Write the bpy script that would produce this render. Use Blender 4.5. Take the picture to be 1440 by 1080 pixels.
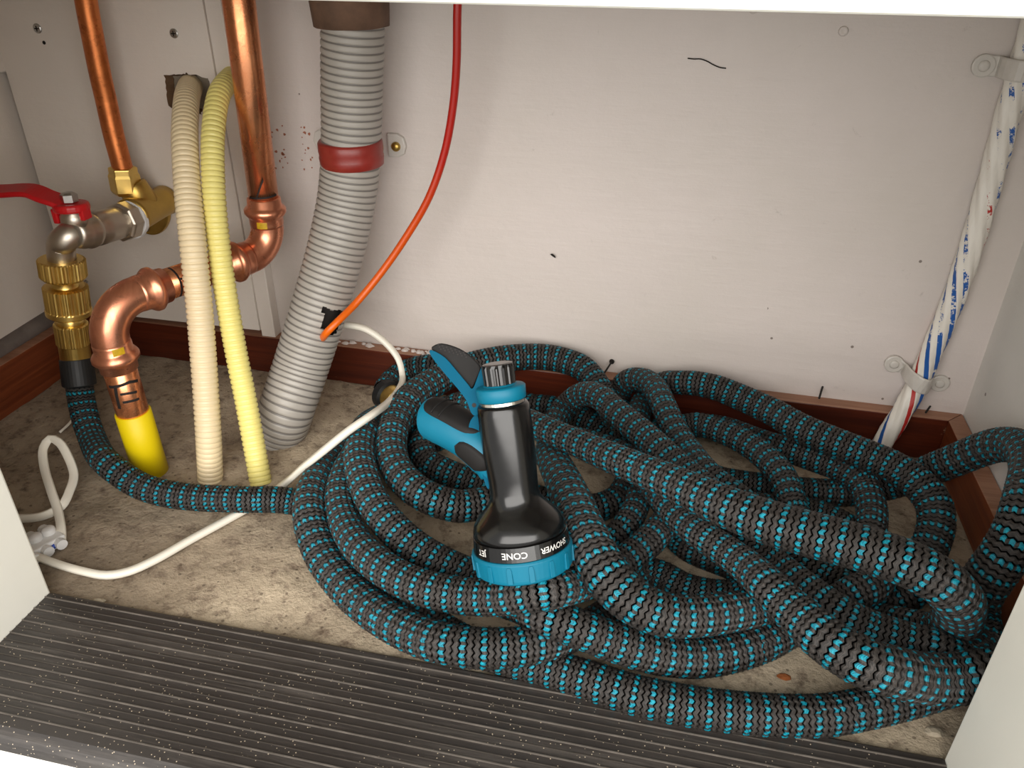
import bpy, math, random
import numpy as np
from mathutils import Matrix, Vector
for o in list(bpy.data.objects): bpy.data.objects.remove(o)
SC = bpy.context.scene
S = 0.36                                   # all layout numbers are in units of the camera height; one unit is 0.36 m
# ---------------------------------------------------------------- camera
FPX = 1111.0
def cam_axes(pitch, yaw, roll):
    cp, sp, cy, sy = math.cos(pitch), math.sin(pitch), math.cos(yaw), math.sin(yaw)
    f = np.array([-sy*cp, cy*cp, -sp]); r = np.array([cy, sy, 0.]); u = np.cross(r, f)
    c, s = math.cos(roll), math.sin(roll)
    return c*r+s*u, -s*r+c*u, f
CR, CU, CF = cam_axes(0.529, 0.2152, 0.0053)
cd = bpy.data.cameras.new('camera'); cam = bpy.data.objects.new('camera', cd); SC.collection.objects.link(cam)
cam.matrix_world = Matrix([[CR[i], CU[i], -CF[i], (0, 0, S)[i]] for i in range(3)] + [[0, 0, 0, 1]])
cd.sensor_width = 36; cd.lens = FPX/1440*36; cd.clip_start = 0.01; cd.clip_end = 50
SC.camera = cam
# ---------------------------------------------------------------- light and exposure
w = bpy.data.worlds.new('daylight'); SC.world = w; w.use_nodes = True
bg = w.node_tree.nodes['Background']; bg.inputs[0].default_value = (1.0, 0.985, 0.94, 1); bg.inputs[1].default_value = 0.85
def area(name, loc, target, size, size_y, power, col):
    l = bpy.data.lights.new(name, 'AREA'); l.shape = 'RECTANGLE'; l.size = size; l.size_y = size_y; l.energy = power; l.color = col
    o = bpy.data.objects.new(name, l); SC.collection.objects.link(o); o.location = loc
    o.rotation_euler = (Vector(target)-Vector(loc)).to_track_quat('-Z', 'Y').to_euler(); return o
area('window_light', (0.15, -1.45, 0.98), (-0.08, 0.5, 0.12), 3.6, 1.75, 122, (1.0, 0.965, 0.92))
SC.view_settings.view_transform = 'Standard'; SC.view_settings.look = 'None'
SC.view_settings.exposure = -0.14; SC.view_settings.gamma = 1.0; SC.view_settings.use_curve_mapping = False
# ---------------------------------------------------------------- helpers
def ray(x, y): return CF + CR*(x-720)/FPX - CU*(y-540)/FPX
def fl(x, y, z=0.): d = ray(x, y); return np.array([0, 0, 1.]) + d*(z-1)/d[2]
def at(x, y, Y): d = ray(x, y); return np.array([0, 0, 1.]) + d*Y/d[1]
def srgb(r, g, b):
    return tuple(((c/255)/12.92 if c <= 10 else ((c/255+.055)/1.055)**2.4) for c in (r, g, b)) + (1,)

def mk(name, V, F, mat, parent=None, uv=None, smooth=False, label=None, cat=None, group=None, kind=None, bevel=0, mats=None, fmat=None):
    V = np.asarray(V, float)*S
    if parent is None:
        base = np.array([(V[:, 0].min()+V[:, 0].max())/2, (V[:, 1].min()+V[:, 1].max())/2, V[:, 2].min()])
    else:
        base = np.array([(V[:, 0].min()+V[:, 0].max())/2, (V[:, 1].min()+V[:, 1].max())/2, V[:, 2].min()])
    me = bpy.data.meshes.new(name)
    VL = V-base
    if isinstance(F, np.ndarray):
        n = len(F); k = F.shape[1]
        me.vertices.add(len(VL)); me.vertices.foreach_set('co', VL.astype(np.float32).ravel())
        me.loops.add(n*k); me.loops.foreach_set('vertex_index', F.astype(np.int32).ravel())
        me.polygons.add(n); me.polygons.foreach_set('loop_start', np.arange(0, n*k, k, dtype=np.int32))
        me.update(calc_edges=True)
    else:
        me.from_pydata([tuple(v) for v in VL], [], [tuple(f) for f in F]); me.update()
    if uv is not None:
        ul = me.uv_layers.new(name='UVMap'); idx = np.zeros(len(me.loops), np.int32); me.loops.foreach_get('vertex_index', idx)
        if len(uv) == len(me.loops): ul.data.foreach_set('uv', np.asarray(uv, np.float32).ravel())
        else: ul.data.foreach_set('uv', np.asarray(uv, np.float32)[idx].ravel())
    if smooth: me.polygons.foreach_set('use_smooth', np.ones(len(me.polygons), bool))
    me.materials.append(mat)
    if mats:
        for m in mats: me.materials.append(m)
        me.polygons.foreach_set('material_index', np.asarray(fmat, np.int32))
    o = bpy.data.objects.new(name, me); SC.collection.objects.link(o)
    if parent is not None:
        pl = np.array(ORIG[parent.name]); o.parent = parent; o.location = tuple(base-pl)
    else: o.location = tuple(base)
    ORIG[o.name] = base
    if bevel:
        b = o.modifiers.new('bevel', 'BEVEL'); b.width = bevel*S; b.segments = 2; b.limit_method = 'ANGLE'; b.angle_limit = math.radians(35)
    for k_, v_ in (('label', label), ('category', cat), ('group', group), ('kind', kind)):
        if v_: o[k_] = v_
    return o
ORIG = {}
def thing(name, loc, label, cat, group=None):
    o = bpy.data.objects.new(name, None); SC.collection.objects.link(o); o.empty_display_size = .01
    o.location = tuple(np.array(loc)*S); ORIG[o.name] = np.array(loc)*S
    o['label'] = label; o['category'] = cat
    if group: o['group'] = group
    return o
def box(x0, x1, y0, y1, z0, z1):
    V = [(x, y, z) for x in (x0, x1) for y in (y0, y1) for z in (z0, z1)]
    F = [(0, 1, 3, 2), (4, 6, 7, 5), (0, 4, 5, 1), (2, 3, 7, 6), (0, 2, 6, 4), (1, 5, 7, 3)]
    return V, F
def prism(quad, z0, z1):                    # quad: plan polygon, counter-clockwise
    n = len(quad); V = [(x, y, z0) for x, y in quad]+[(x, y, z1) for x, y in quad]
    return V, [tuple(range(n))[::-1], tuple(range(n, 2*n))]+[(i, (i+1) % n, n+(i+1) % n, n+i) for i in range(n)]
def join(*parts):
    V = []; F = []
    for v, f in parts:
        k = len(V); V += [tuple(map(float, p)) for p in v]; F += [tuple(int(i)+k for i in g) for g in f]
    return V, F
def frames(P):
    P = np.asarray(P, float); T = np.gradient(P, axis=0); T /= np.linalg.norm(T, axis=1)[:, None]
    a = np.array([0, 0, 1.]) if abs(T[0][2]) < .9 else np.array([1., 0, 0])
    n = np.cross(T[0], a); n /= np.linalg.norm(n); N = [n]
    for i in range(1, len(P)):
        n = N[-1]-T[i]*(N[-1] @ T[i]); n /= np.linalg.norm(n); N.append(n)
    N = np.array(N); B = np.cross(T, N); return T, N, B
def catmull(P, step=None, per=8):
    P = np.asarray(P, float); n = len(P); out = []
    for i in range(n-1):
        p1, p2 = P[i], P[i+1]; p0 = P[i-1] if i else 2*p1-p2; p3 = P[i+2] if i < n-2 else 2*p2-p1
        L = np.linalg.norm(p2-p1); k = per if step is None else max(1, int(round(L/step)))
        def tj(t, a, b): return t+max(np.linalg.norm(b-a), 1e-6)**.5
        t0 = 0; t1 = tj(t0, p0, p1); t2 = tj(t1, p1, p2); t3 = tj(t2, p2, p3)
        for j in range(k):
            t = t1+(t2-t1)*j/k
            A1 = (t1-t)/(t1-t0)*p0+(t-t0)/(t1-t0)*p1; A2 = (t2-t)/(t2-t1)*p1+(t-t1)/(t2-t1)*p2; A3 = (t3-t)/(t3-t2)*p2+(t-t2)/(t3-t2)*p3
            B1 = (t2-t)/(t2-t0)*A1+(t-t0)/(t2-t0)*A2; B2 = (t3-t)/(t3-t1)*A2+(t-t1)/(t3-t1)*A3
            out.append((t2-t)/(t2-t1)*B1+(t-t1)/(t2-t1)*B2)
    out.append(P[-1]); return np.array(out)
def resample(P, step):
    s = np.r_[0, np.cumsum(np.linalg.norm(np.diff(P, axis=0), axis=1))]; n = max(2, int(round(s[-1]/step))+1)
    q = np.linspace(0, s[-1], n); return np.stack([np.interp(q, s, P[:, k]) for k in range(P.shape[1])], 1), q
def ringmesh(P, R, n, caps=True, ell=(1, 1)):     # R: (rows,) or (rows, n)
    T, N, B = frames(P); th = np.arange(n)*2*math.pi/n; R = np.asarray(R, float)
    if R.ndim == 1: R = np.repeat(R[:, None], n, 1)
    V = P[:, None]+N[:, None]*(R*np.cos(th)*ell[0])[..., None]+B[:, None]*(R*np.sin(th)*ell[1])[..., None]
    m = len(P); V = V.reshape(-1, 3); i = np.arange(m-1)[:, None]*n; j = np.arange(n)[None]; k = (j+1) % n
    F = np.stack([i+j, i+k, i+n+k, i+n+j], -1).reshape(-1, 4)
    if caps:
        F = [tuple(f) for f in F]+[tuple(range(n))[::-1], tuple(range((m-1)*n, m*n))]
    return V, F
def tube(P, r, n=24, caps=True, ell=(1, 1)):
    P = np.asarray(P, float); return ringmesh(P, np.full(len(P), r) if np.isscalar(r) else r, n, caps, ell)
def lathe(p0, d, prof, n=32, mod=None, axis0=None):         # prof: list of (t, r) along direction d from p0
    d = np.asarray(d, float)/np.linalg.norm(d); p0 = np.asarray(p0, float)
    a = np.array([0, 0, 1.]) if abs(d[2]) < .9 else np.array([1., 0, 0])
    if axis0 is not None: a = np.asarray(axis0, float)
    nn = np.cross(d, a); nn /= np.linalg.norm(nn); b = np.cross(d, nn); th = np.arange(n)*2*math.pi/n
    V = []
    for i, (t, r) in enumerate(prof):
        rr = r*(np.ones(n) if mod is None else mod(i, t, th))
        V += list(p0+d*t+nn*(rr*np.cos(th))[:, None]+b*(rr*np.sin(th))[:, None])
    F = [(i*n+j, i*n+(j+1) % n, (i+1)*n+(j+1) % n, (i+1)*n+j) for i in range(len(prof)-1) for j in range(n)]
    F += [tuple(range(n))[::-1], tuple(range((len(prof)-1)*n, len(prof)*n))]
    return V, F
def corrugated(P, r, depth, pitch, n=32, duty=.62, uv=False):
    per = 8; Q, q = resample(P, pitch/per); ph = (q/pitch) % 1
    prof = np.where(ph < duty, 1.0, 0.0); prof = np.clip(np.minimum(ph, duty-ph)/.09+.5, 0, 1)
    Q2 = Q; R = r-depth+depth*prof; V, F = ringmesh(Q2, R, n, False)
    return (V, F, np.stack([np.tile(np.arange(n)/n, len(q)), np.repeat(q/pitch, n)], 1)) if uv else (V, F)
def ribbon(P, wid, thick, nrm=None, roll=None):             # flat cable with rounded section
    P = np.asarray(P, float); T, N, B = frames(P)
    if nrm is not None:
        nrm = np.asarray(nrm, float)
        if nrm.ndim == 1: nrm = np.repeat(nrm[None], len(P), 0)
        B = nrm-T*(nrm*T).sum(1)[:, None]; B /= np.linalg.norm(B, axis=1)[:, None]; N = np.cross(B, T)
    sec = [(-.5, -.25), (-.42, -.5), (.42, -.5), (.5, -.25), (.5, .25), (.42, .5), (-.42, .5), (-.5, .25)]; n = 8
    V = np.stack([P+N*a*wid+B*b*thick for a, b in sec], 1).reshape(-1, 3); m = len(P)
    F = [(i*n+j, i*n+(j+1) % n, (i+1)*n+(j+1) % n, (i+1)*n+j) for i in range(m-1) for j in range(n)]
    return V, F+[tuple(range(n))[::-1], tuple(range((m-1)*n, m*n))]
def extrude(pts, o, ex, ey, ez, z0, z1):    # polygon pts in (ex, ey), thickness along ez
    n = len(pts); o = np.asarray(o, float)
    V = [o+ex*a+ey*b+ez*z0 for a, b in pts]+[o+ex*a+ey*b+ez*z1 for a, b in pts]
    return V, [tuple(range(n))[::-1], tuple(range(n, 2*n))]+[(i, (i+1) % n, n+(i+1) % n, n+i) for i in range(n)]
# ---------------------------------------------------------------- materials
class M:
    def __init__(s, name):
        s.m = bpy.data.materials.new(name); s.m.use_nodes = True; s.t = s.m.node_tree; s.n = s.t.nodes; s.b = s.n['Principled BSDF']
        s.tc = s.n.new('ShaderNodeTexCoord')
    def link(s, a, b): s.t.links.new(a, b)
    def noise(s, scale, detail=4, rough=.6, src='Object', vec=None, dist=0):
        x = s.n.new('ShaderNodeTexNoise'); x.inputs['Scale'].default_value = scale; x.inputs['Detail'].default_value = detail
        x.inputs['Roughness'].default_value = rough; x.inputs['Distortion'].default_value = dist
        s.link(vec if vec is not None else s.tc.outputs[src], x.inputs['Vector']); return x.outputs['Fac']
    def voro(s, scale, vec=None):
        x = s.n.new('ShaderNodeTexVoronoi'); x.inputs['Scale'].default_value = scale
        s.link(vec if vec is not None else s.tc.outputs['Object'], x.inputs['Vector']); return x.outputs['Distance']
    def ramp(s, fac, stops):
        x = s.n.new('ShaderNodeValToRGB'); e = x.color_ramp.elements
        while len(e) < len(stops): e.new(.5)
        for k, (p, c) in enumerate(stops): e[k].position = p; e[k].color = c if len(c) == 4 else (*c, 1)
        s.link(fac, x.inputs['Fac']); return x.outputs['Color']
    def mix(s, fac, a, b, mode='MIX'):
        x = s.n.new('ShaderNodeMix'); x.data_type = 'RGBA'; x.blend_type = mode
        for v, k in ((fac, 0), (a, 6), (b, 7)):
            if isinstance(v, (int, float, tuple)): x.inputs[k].default_value = v
            else: s.link(v, x.inputs[k])
        return x.outputs[2]
    def math(s, op, a, b=None, c=None):
        x = s.n.new('ShaderNodeMath'); x.operation = op
        for k, v in enumerate((a, b, c)):
            if v is None: continue
            if isinstance(v, (int, float)): x.inputs[k].default_value = v
            else: s.link(v, x.inputs[k])
        return x.outputs[0]
    def bump(s, h, strength=.3, dist=.001):
        x = s.n.new('ShaderNodeBump'); x.inputs['Strength'].default_value = strength; x.inputs['Distance'].default_value = dist
        s.link(h, x.inputs['Height']); s.link(x.outputs['Normal'], s.b.inputs['Normal'])
    def mapping(s, scale, src='Object', rot=(0, 0, 0)):
        x = s.n.new('ShaderNodeMapping'); x.inputs['Scale'].default_value = scale; x.inputs['Rotation'].default_value = rot
        s.link(s.tc.outputs[src], x.inputs['Vector']); return x.outputs['Vector']
    def set(s, col=None, rough=None, metal=None, spec=None, coat=None):
        for k, v in (('Base Color', col), ('Roughness', rough), ('Metallic', metal), ('Specular IOR Level', spec), ('Coat Weight', coat)):
            if v is None: continue
            if isinstance(v, (int, float, tuple)): s.b.inputs[k].default_value = v
            else: s.link(v, s.b.inputs[k])
        return s.m
W1 = (1, 1, 1, 1); K0 = (0, 0, 0, 1)
def plain(name, c, rough=.5, metal=0, var=.12, scale=60, spec=None, bump=0):
    m = M(name); n = m.noise(scale, 5); dark = tuple(x*(1-var*2) for x in c[:3])+(1,)
    m.set(m.mix(n, dark, tuple(min(1, x*(1+var)) for x in c[:3])+(1,)), m.math('MULTIPLY_ADD', n, .2, rough-.1), metal, spec)
    if bump: m.bump(n, bump, .0005)
    return m.m
def wallmat(name, c, c2, speck=True, bs=.55):
    m = M(name); big = m.noise(3.5, 5); fine = m.noise(45, 6, .7); brush = m.noise(1, 5, .7, vec=m.mapping((18, 18, 160)))
    col = m.mix(m.ramp(big, [(.35, K0), (.65, W1)]), c, c2)
    if speck:
        v = m.voro(38); msk = m.noise(6, 2)
        sp = m.math('MULTIPLY', m.math('LESS_THAN', v, m.math('MULTIPLY', msk, .075)), m.math('GREATER_THAN', msk, .52))
        col = m.mix(m.math('MULTIPLY', sp, .75), col, srgb(88, 72, 60))
        v2 = m.ramp(m.noise(26, 8, .8, dist=1.5), [(.64, K0), (.72, W1)])
        col = m.mix(m.math('MULTIPLY', v2, .4), col, srgb(120, 105, 95))
    m.set(col, m.math('MULTIPLY_ADD', fine, .25, .34), 0, .4)
    m.bump(m.math('ADD', m.math('MULTIPLY', m.noise(9, 4), 1.6), m.math('ADD', m.math('MULTIPLY', fine, .5), m.math('MULTIPLY', brush, .35))), bs, .0022); return m.m
m_wall = wallmat('painted_plaster', srgb(205, 196, 188), srgb(214, 203, 198))
m_wallside = wallmat('painted_side_wall', srgb(222, 220, 214), srgb(214, 210, 204))
m_panel = wallmat('painted_board', srgb(228, 219, 209), srgb(222, 212, 203), False)
m_frame = wallmat('cream_gloss_paint', srgb(246, 243, 232), srgb(243, 240, 228), False, .12)
m = M('concrete'); a = m.noise(7, 10, .72, dist=.3); b2 = m.noise(90, 8, .7); c3 = m.noise(320, 3, .6)
col = m.ramp(a, [(.28, srgb(140, 126, 108)), (.45, srgb(178, 161, 138)), (.6, srgb(208, 190, 164)), (.75, srgb(224, 208, 184))])
col = m.mix(m.ramp(b2, [(.3, W1), (.5, K0)]), col, srgb(108, 90, 76)); col = m.mix(m.math('MULTIPLY', m.ramp(m.noise(28, 10, .8), [(.60, K0), (.72, W1)]), .4), col, srgb(214, 202, 182))
pit = m.math('LESS_THAN', m.voro(130), .13); col = m.mix(m.math('MULTIPLY', pit, .6), col, srgb(80, 66, 54))
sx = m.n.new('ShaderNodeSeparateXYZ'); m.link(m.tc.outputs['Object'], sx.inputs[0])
left_dark = m.ramp(m.math('ADD', m.math('MULTIPLY_ADD', sx.outputs[0], 1.3, .62), m.math('MULTIPLY', m.noise(9, 6, .7), .5)), [(.42, W1), (.85, K0)])  # concrete darker towards the left, with a noisy edge
col = m.mix(m.math('MULTIPLY', left_dark, .5), col, srgb(86, 72, 60))
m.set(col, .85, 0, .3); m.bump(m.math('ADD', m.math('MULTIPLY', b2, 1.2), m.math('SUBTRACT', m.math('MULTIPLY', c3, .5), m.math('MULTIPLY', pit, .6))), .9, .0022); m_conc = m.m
def wood(name, c1, c2, rot=(0, 0, 0), sc=(2, 60, 60)):
    m = M(name); v = m.mapping(sc, rot=rot); g = m.noise(2.2, 6, .65, vec=v, dist=.8); big = m.noise(7, 3)
    col = m.mix(m.ramp(g, [(.35, K0), (.65, W1)]), c1, c2); col = m.mix(m.math('MULTIPLY', m.ramp(big, [(.5, K0), (.75, W1)]), .45), col, tuple(x*.4 for x in c1[:3])+(1,))
    col = m.mix(m.math('MULTIPLY', m.ramp(m.noise(90, 6, .8), [(.66, K0), (.72, W1)]), .5), col, srgb(196, 160, 130))
    m.set(col, .42, 0, .45); m.bump(g, .3, .0006); return m.m
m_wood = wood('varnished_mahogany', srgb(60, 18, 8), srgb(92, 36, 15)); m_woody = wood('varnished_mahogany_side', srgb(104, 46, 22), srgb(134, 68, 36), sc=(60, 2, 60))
m_woodtop = wood('dusty_wood_top', srgb(140, 94, 68), srgb(172, 128, 102))
def copper(name, c1, c2, rough, tarn=.5):
    m = M(name); a = m.noise(40, 6, .7, dist=1.); b = m.noise(160, 4, .7)
    col = m.mix(m.ramp(a, [(.4, K0), (.7, W1)]), c1, c2); col = m.mix(m.math('MULTIPLY', m.ramp(b, [(.58, K0), (.72, W1)]), tarn), col, srgb(110, 50, 26))
    m.set(col, m.math('MULTIPLY_ADD', a, .25, rough-.1), .92); m.bump(b, .12, .0004); return m.m
m_cop = copper('copper_tube', srgb(240, 164, 118), srgb(222, 138, 92), .24, .3); m_copfit = copper('copper_fitting', srgb(238, 162, 128), srgb(214, 132, 98), .28, .3)
m_copold = copper('tarnished_copper', srgb(222, 134, 78), srgb(176, 98, 56), .36, .7)
m_brass = plain('machined_brass', srgb(240, 206, 122), .33, 1, .08, 90); m_brassold = plain('dull_brass', srgb(204, 170, 92), .4, 1, .14, 70)
m_nickel = plain('satin_nickel', srgb(206, 196, 182), .38, 1, .08, 80); m_steel = plain('zinc_steel', srgb(190, 188, 184), .35, 1, .1, 200)
m_red = plain('red_enamel', srgb(196, 18, 26), .38, 0, .12, 60); m_redband = plain('red_tape', srgb(142, 44, 36), .35, 0, .2, 70, bump=.2)
m_yel = plain('yellow_sleeve', srgb(234, 206, 0), .5, 0, .04, 40); m_black = plain('black_rubber', srgb(24, 24, 25), .55, 0, .15, 80)
m_ink = plain('black_marker_ink', srgb(22, 14, 12), .7, 0, .1, 200); m_label = plain('yellow_label', srgb(205, 165, 20), .5, 0, .25, 400)
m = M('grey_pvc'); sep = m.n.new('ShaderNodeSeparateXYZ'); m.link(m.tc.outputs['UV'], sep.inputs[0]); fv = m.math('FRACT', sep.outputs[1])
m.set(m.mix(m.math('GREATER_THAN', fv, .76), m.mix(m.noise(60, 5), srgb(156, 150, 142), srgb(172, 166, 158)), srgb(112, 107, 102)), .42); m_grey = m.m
m_cream = plain('cream_pvc', srgb(226, 206, 168), .42, 0, .05, 40); m_yelp = plain('pale_yellow_pvc', srgb(232, 218, 132), .4, 0, .05, 40)
m_cable = plain('white_cable_sheath', srgb(232, 226, 212), .4, 0, .04, 60); m_white = plain('white_plastic', srgb(226, 224, 222), .4, 0, .05, 60)
m_paintm = plain('painted_metal_clip', srgb(206, 200, 192), .4, 0, .08, 120, bump=.2); m_orange = None
m_blue = plain('blue_insulation', srgb(30, 70, 170), .4); m_foam = plain('dirty_foam_collar', srgb(112, 84, 66), .8, 0, .45, 50, bump=.8)
m_hole = plain('torn_fibre_edge', srgb(120, 92, 66), .9, 0, .4, 90, bump=1); m_dark = plain('dark_void', srgb(30, 24, 20), .9); m_cav = plain('cavity_lining', srgb(150, 136, 118), .9, 0, .4, 50)
m_stone = plain('grit', srgb(186, 172, 150), .8, 0, .3, 200); m_flake = plain('rust_flake', srgb(170, 98, 50), .8, 0, .3, 200)
m = M('orange_cable_sheath'); sep = m.n.new('ShaderNodeSeparateXYZ'); m.link(m.tc.outputs['UV'], sep.inputs[0])
m.set(m.ramp(sep.outputs[1], [(0, srgb(168, 18, 10)), (.42, srgb(180, 26, 8)), (.6, srgb(205, 74, 4)), (1, srgb(226, 104, 8))]), .35); m_orange = m.m
m_teal = plain('teal_plastic', srgb(0, 104, 130), .48, 0, .05, 60, spec=.35); m_blackp = plain('glossy_black_plastic', srgb(11, 10, 10), .2, 0, .08, 60, spec=.6); m_blackr = plain('black_grip_rubber', srgb(24, 22, 21), .65, 0, .1, 80, spec=.25)
m_tealt = plain('teal_plastic_satin_dimmed', srgb(0, 80, 106), .7, 0, .05, 60, spec=.12); m_print = plain('white_print', srgb(225, 222, 216), .5); m_chrome = plain('silver_ring', srgb(220, 216, 208), .25, 1)  # satin teal: same plastic, darkened against the light the trigger front gets
# threshold: black rubber with dust and scuffs
m = M('scuffed_black_rubber'); a = m.noise(14, 7, .75); dots = m.math('MULTIPLY', m.math('LESS_THAN', m.voro(420), .13), m.math('GREATER_THAN', m.noise(30, 3), .47))
st = m.ramp(m.noise(1, 6, .75, vec=m.mapping((6, 120, 20))), [(.5, K0), (.8, W1)])
col = m.mix(m.math('MULTIPLY', a, .5), srgb(40, 36, 34), srgb(74, 68, 64)); col = m.mix(m.math('MULTIPLY', st, .35), col, srgb(140, 132, 124)); col = m.mix(m.math('MULTIPLY', dots, .8), col, srgb(200, 184, 160))
m.set(col, m.math('MULTIPLY_ADD', a, .3, .27), 0, .5); m.bump(a, .25, .0008); m_thr = m.m
m_rib = plain('worn_rib_crest', srgb(104, 97, 90), .45, 0, .48, 60); m_ribd = plain('rib_crest_dark', srgb(72, 66, 60), .45, 0, .4, 70)
# striped conduit: overpainted blue and red braid
m = M('striped_overpainted_rope'); sep = m.n.new('ShaderNodeSeparateXYZ'); m.link(m.tc.outputs['UV'], sep.inputs[0]); U, Vv = sep.outputs[0], sep.outputs[1]
hel = m.math('FRACT', m.math('ADD', m.math('MULTIPLY', U, 6), m.math('MULTIPLY', Vv, 38)))
hel2 = m.math('FRACT', m.math('ADD', m.math('MULTIPLY', U, 1), m.math('MULTIPLY', Vv, 38/6)))
blue = m.math('MULTIPLY', m.math('LESS_THAN', hel, .42), m.math('LESS_THAN', hel2, .66)); red = m.math('MULTIPLY', m.math('LESS_THAN', hel, .42), m.math('GREATER_THAN', hel2, .84))
wear = m.math('ADD', m.noise(55, 6, .75), m.math('MULTIPLY_ADD', Vv, -2.4, .36))
wear = m.math('GREATER_THAN', m.math('MAXIMUM', wear, m.math('MULTIPLY', m.noise(60, 7, .85), .98)), .525)
col = m.mix(m.math('MULTIPLY', blue, wear), srgb(226, 220, 210), srgb(30, 86, 160)); col = m.mix(m.math('MULTIPLY', red, wear), col, srgb(176, 40, 34))
m.set(col, .45); m.bump(m.math('PINGPONG', hel, .5), .6, .0012); m_rope = m.m
# knitted hose jacket; UV.x counts stitches around, UV.y counts courses along
m = M('knitted_hose_jacket'); sep = m.n.new('ShaderNodeSeparateXYZ'); m.link(m.tc.outputs['UV'], sep.inputs[0]); U, Vv = sep.outputs[0], sep.outputs[1]
drift = m.math('MULTIPLY', m.math('SUBTRACT', m.noise(13, 1), .5), 3.2)
row = m.math('FLOOR', Vv); per = m.math('FLOORED_MODULO', m.math('ADD', row, m.math('ROUND', drift)), 3.0); isrow = m.math('LESS_THAN', per, .5)
fu = m.math('FRACT', m.math('ADD', U, m.math('MULTIPLY', m.math('FLOORED_MODULO', row, 2.0), .0)))
inside = m.math('MULTIPLY', m.math('GREATER_THAN', fu, .02), m.math('LESS_THAN', fu, .60)); fv = m.math('FRACT', Vv)
inv = m.math('MULTIPLY', m.math('GREATER_THAN', fv, .1), m.math('LESS_THAN', fv, .92))
teal = m.math('MULTIPLY', m.math('MULTIPLY', isrow, inside), inv)
fib = m.noise(1, 3, .6, vec=m.mapping((1.6, 9, 1), 'UV')); fr = m.ramp(fib, [(.38, K0), (.62, W1)])
blk = m.mix(fr, srgb(12, 11, 10), srgb(72, 66, 62)); tl = m.mix(fr, srgb(0, 88, 112), srgb(10, 168, 190))
groove = m.ramp(m.math('PINGPONG', fv, .5), [(.07, K0), (.2, W1)])  # shade between the courses is put into the colour: grooves near black
m.set(m.mix(groove, (.0002, .0002, .0002, 1), m.mix(teal, blk, tl)), m.math('MULTIPLY_ADD', groove, -.5, .92) if False else .42, 0, m.math('MULTIPLY', groove, .55)); m.bump(fib, .9, .0009); m_knit = m.m
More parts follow.
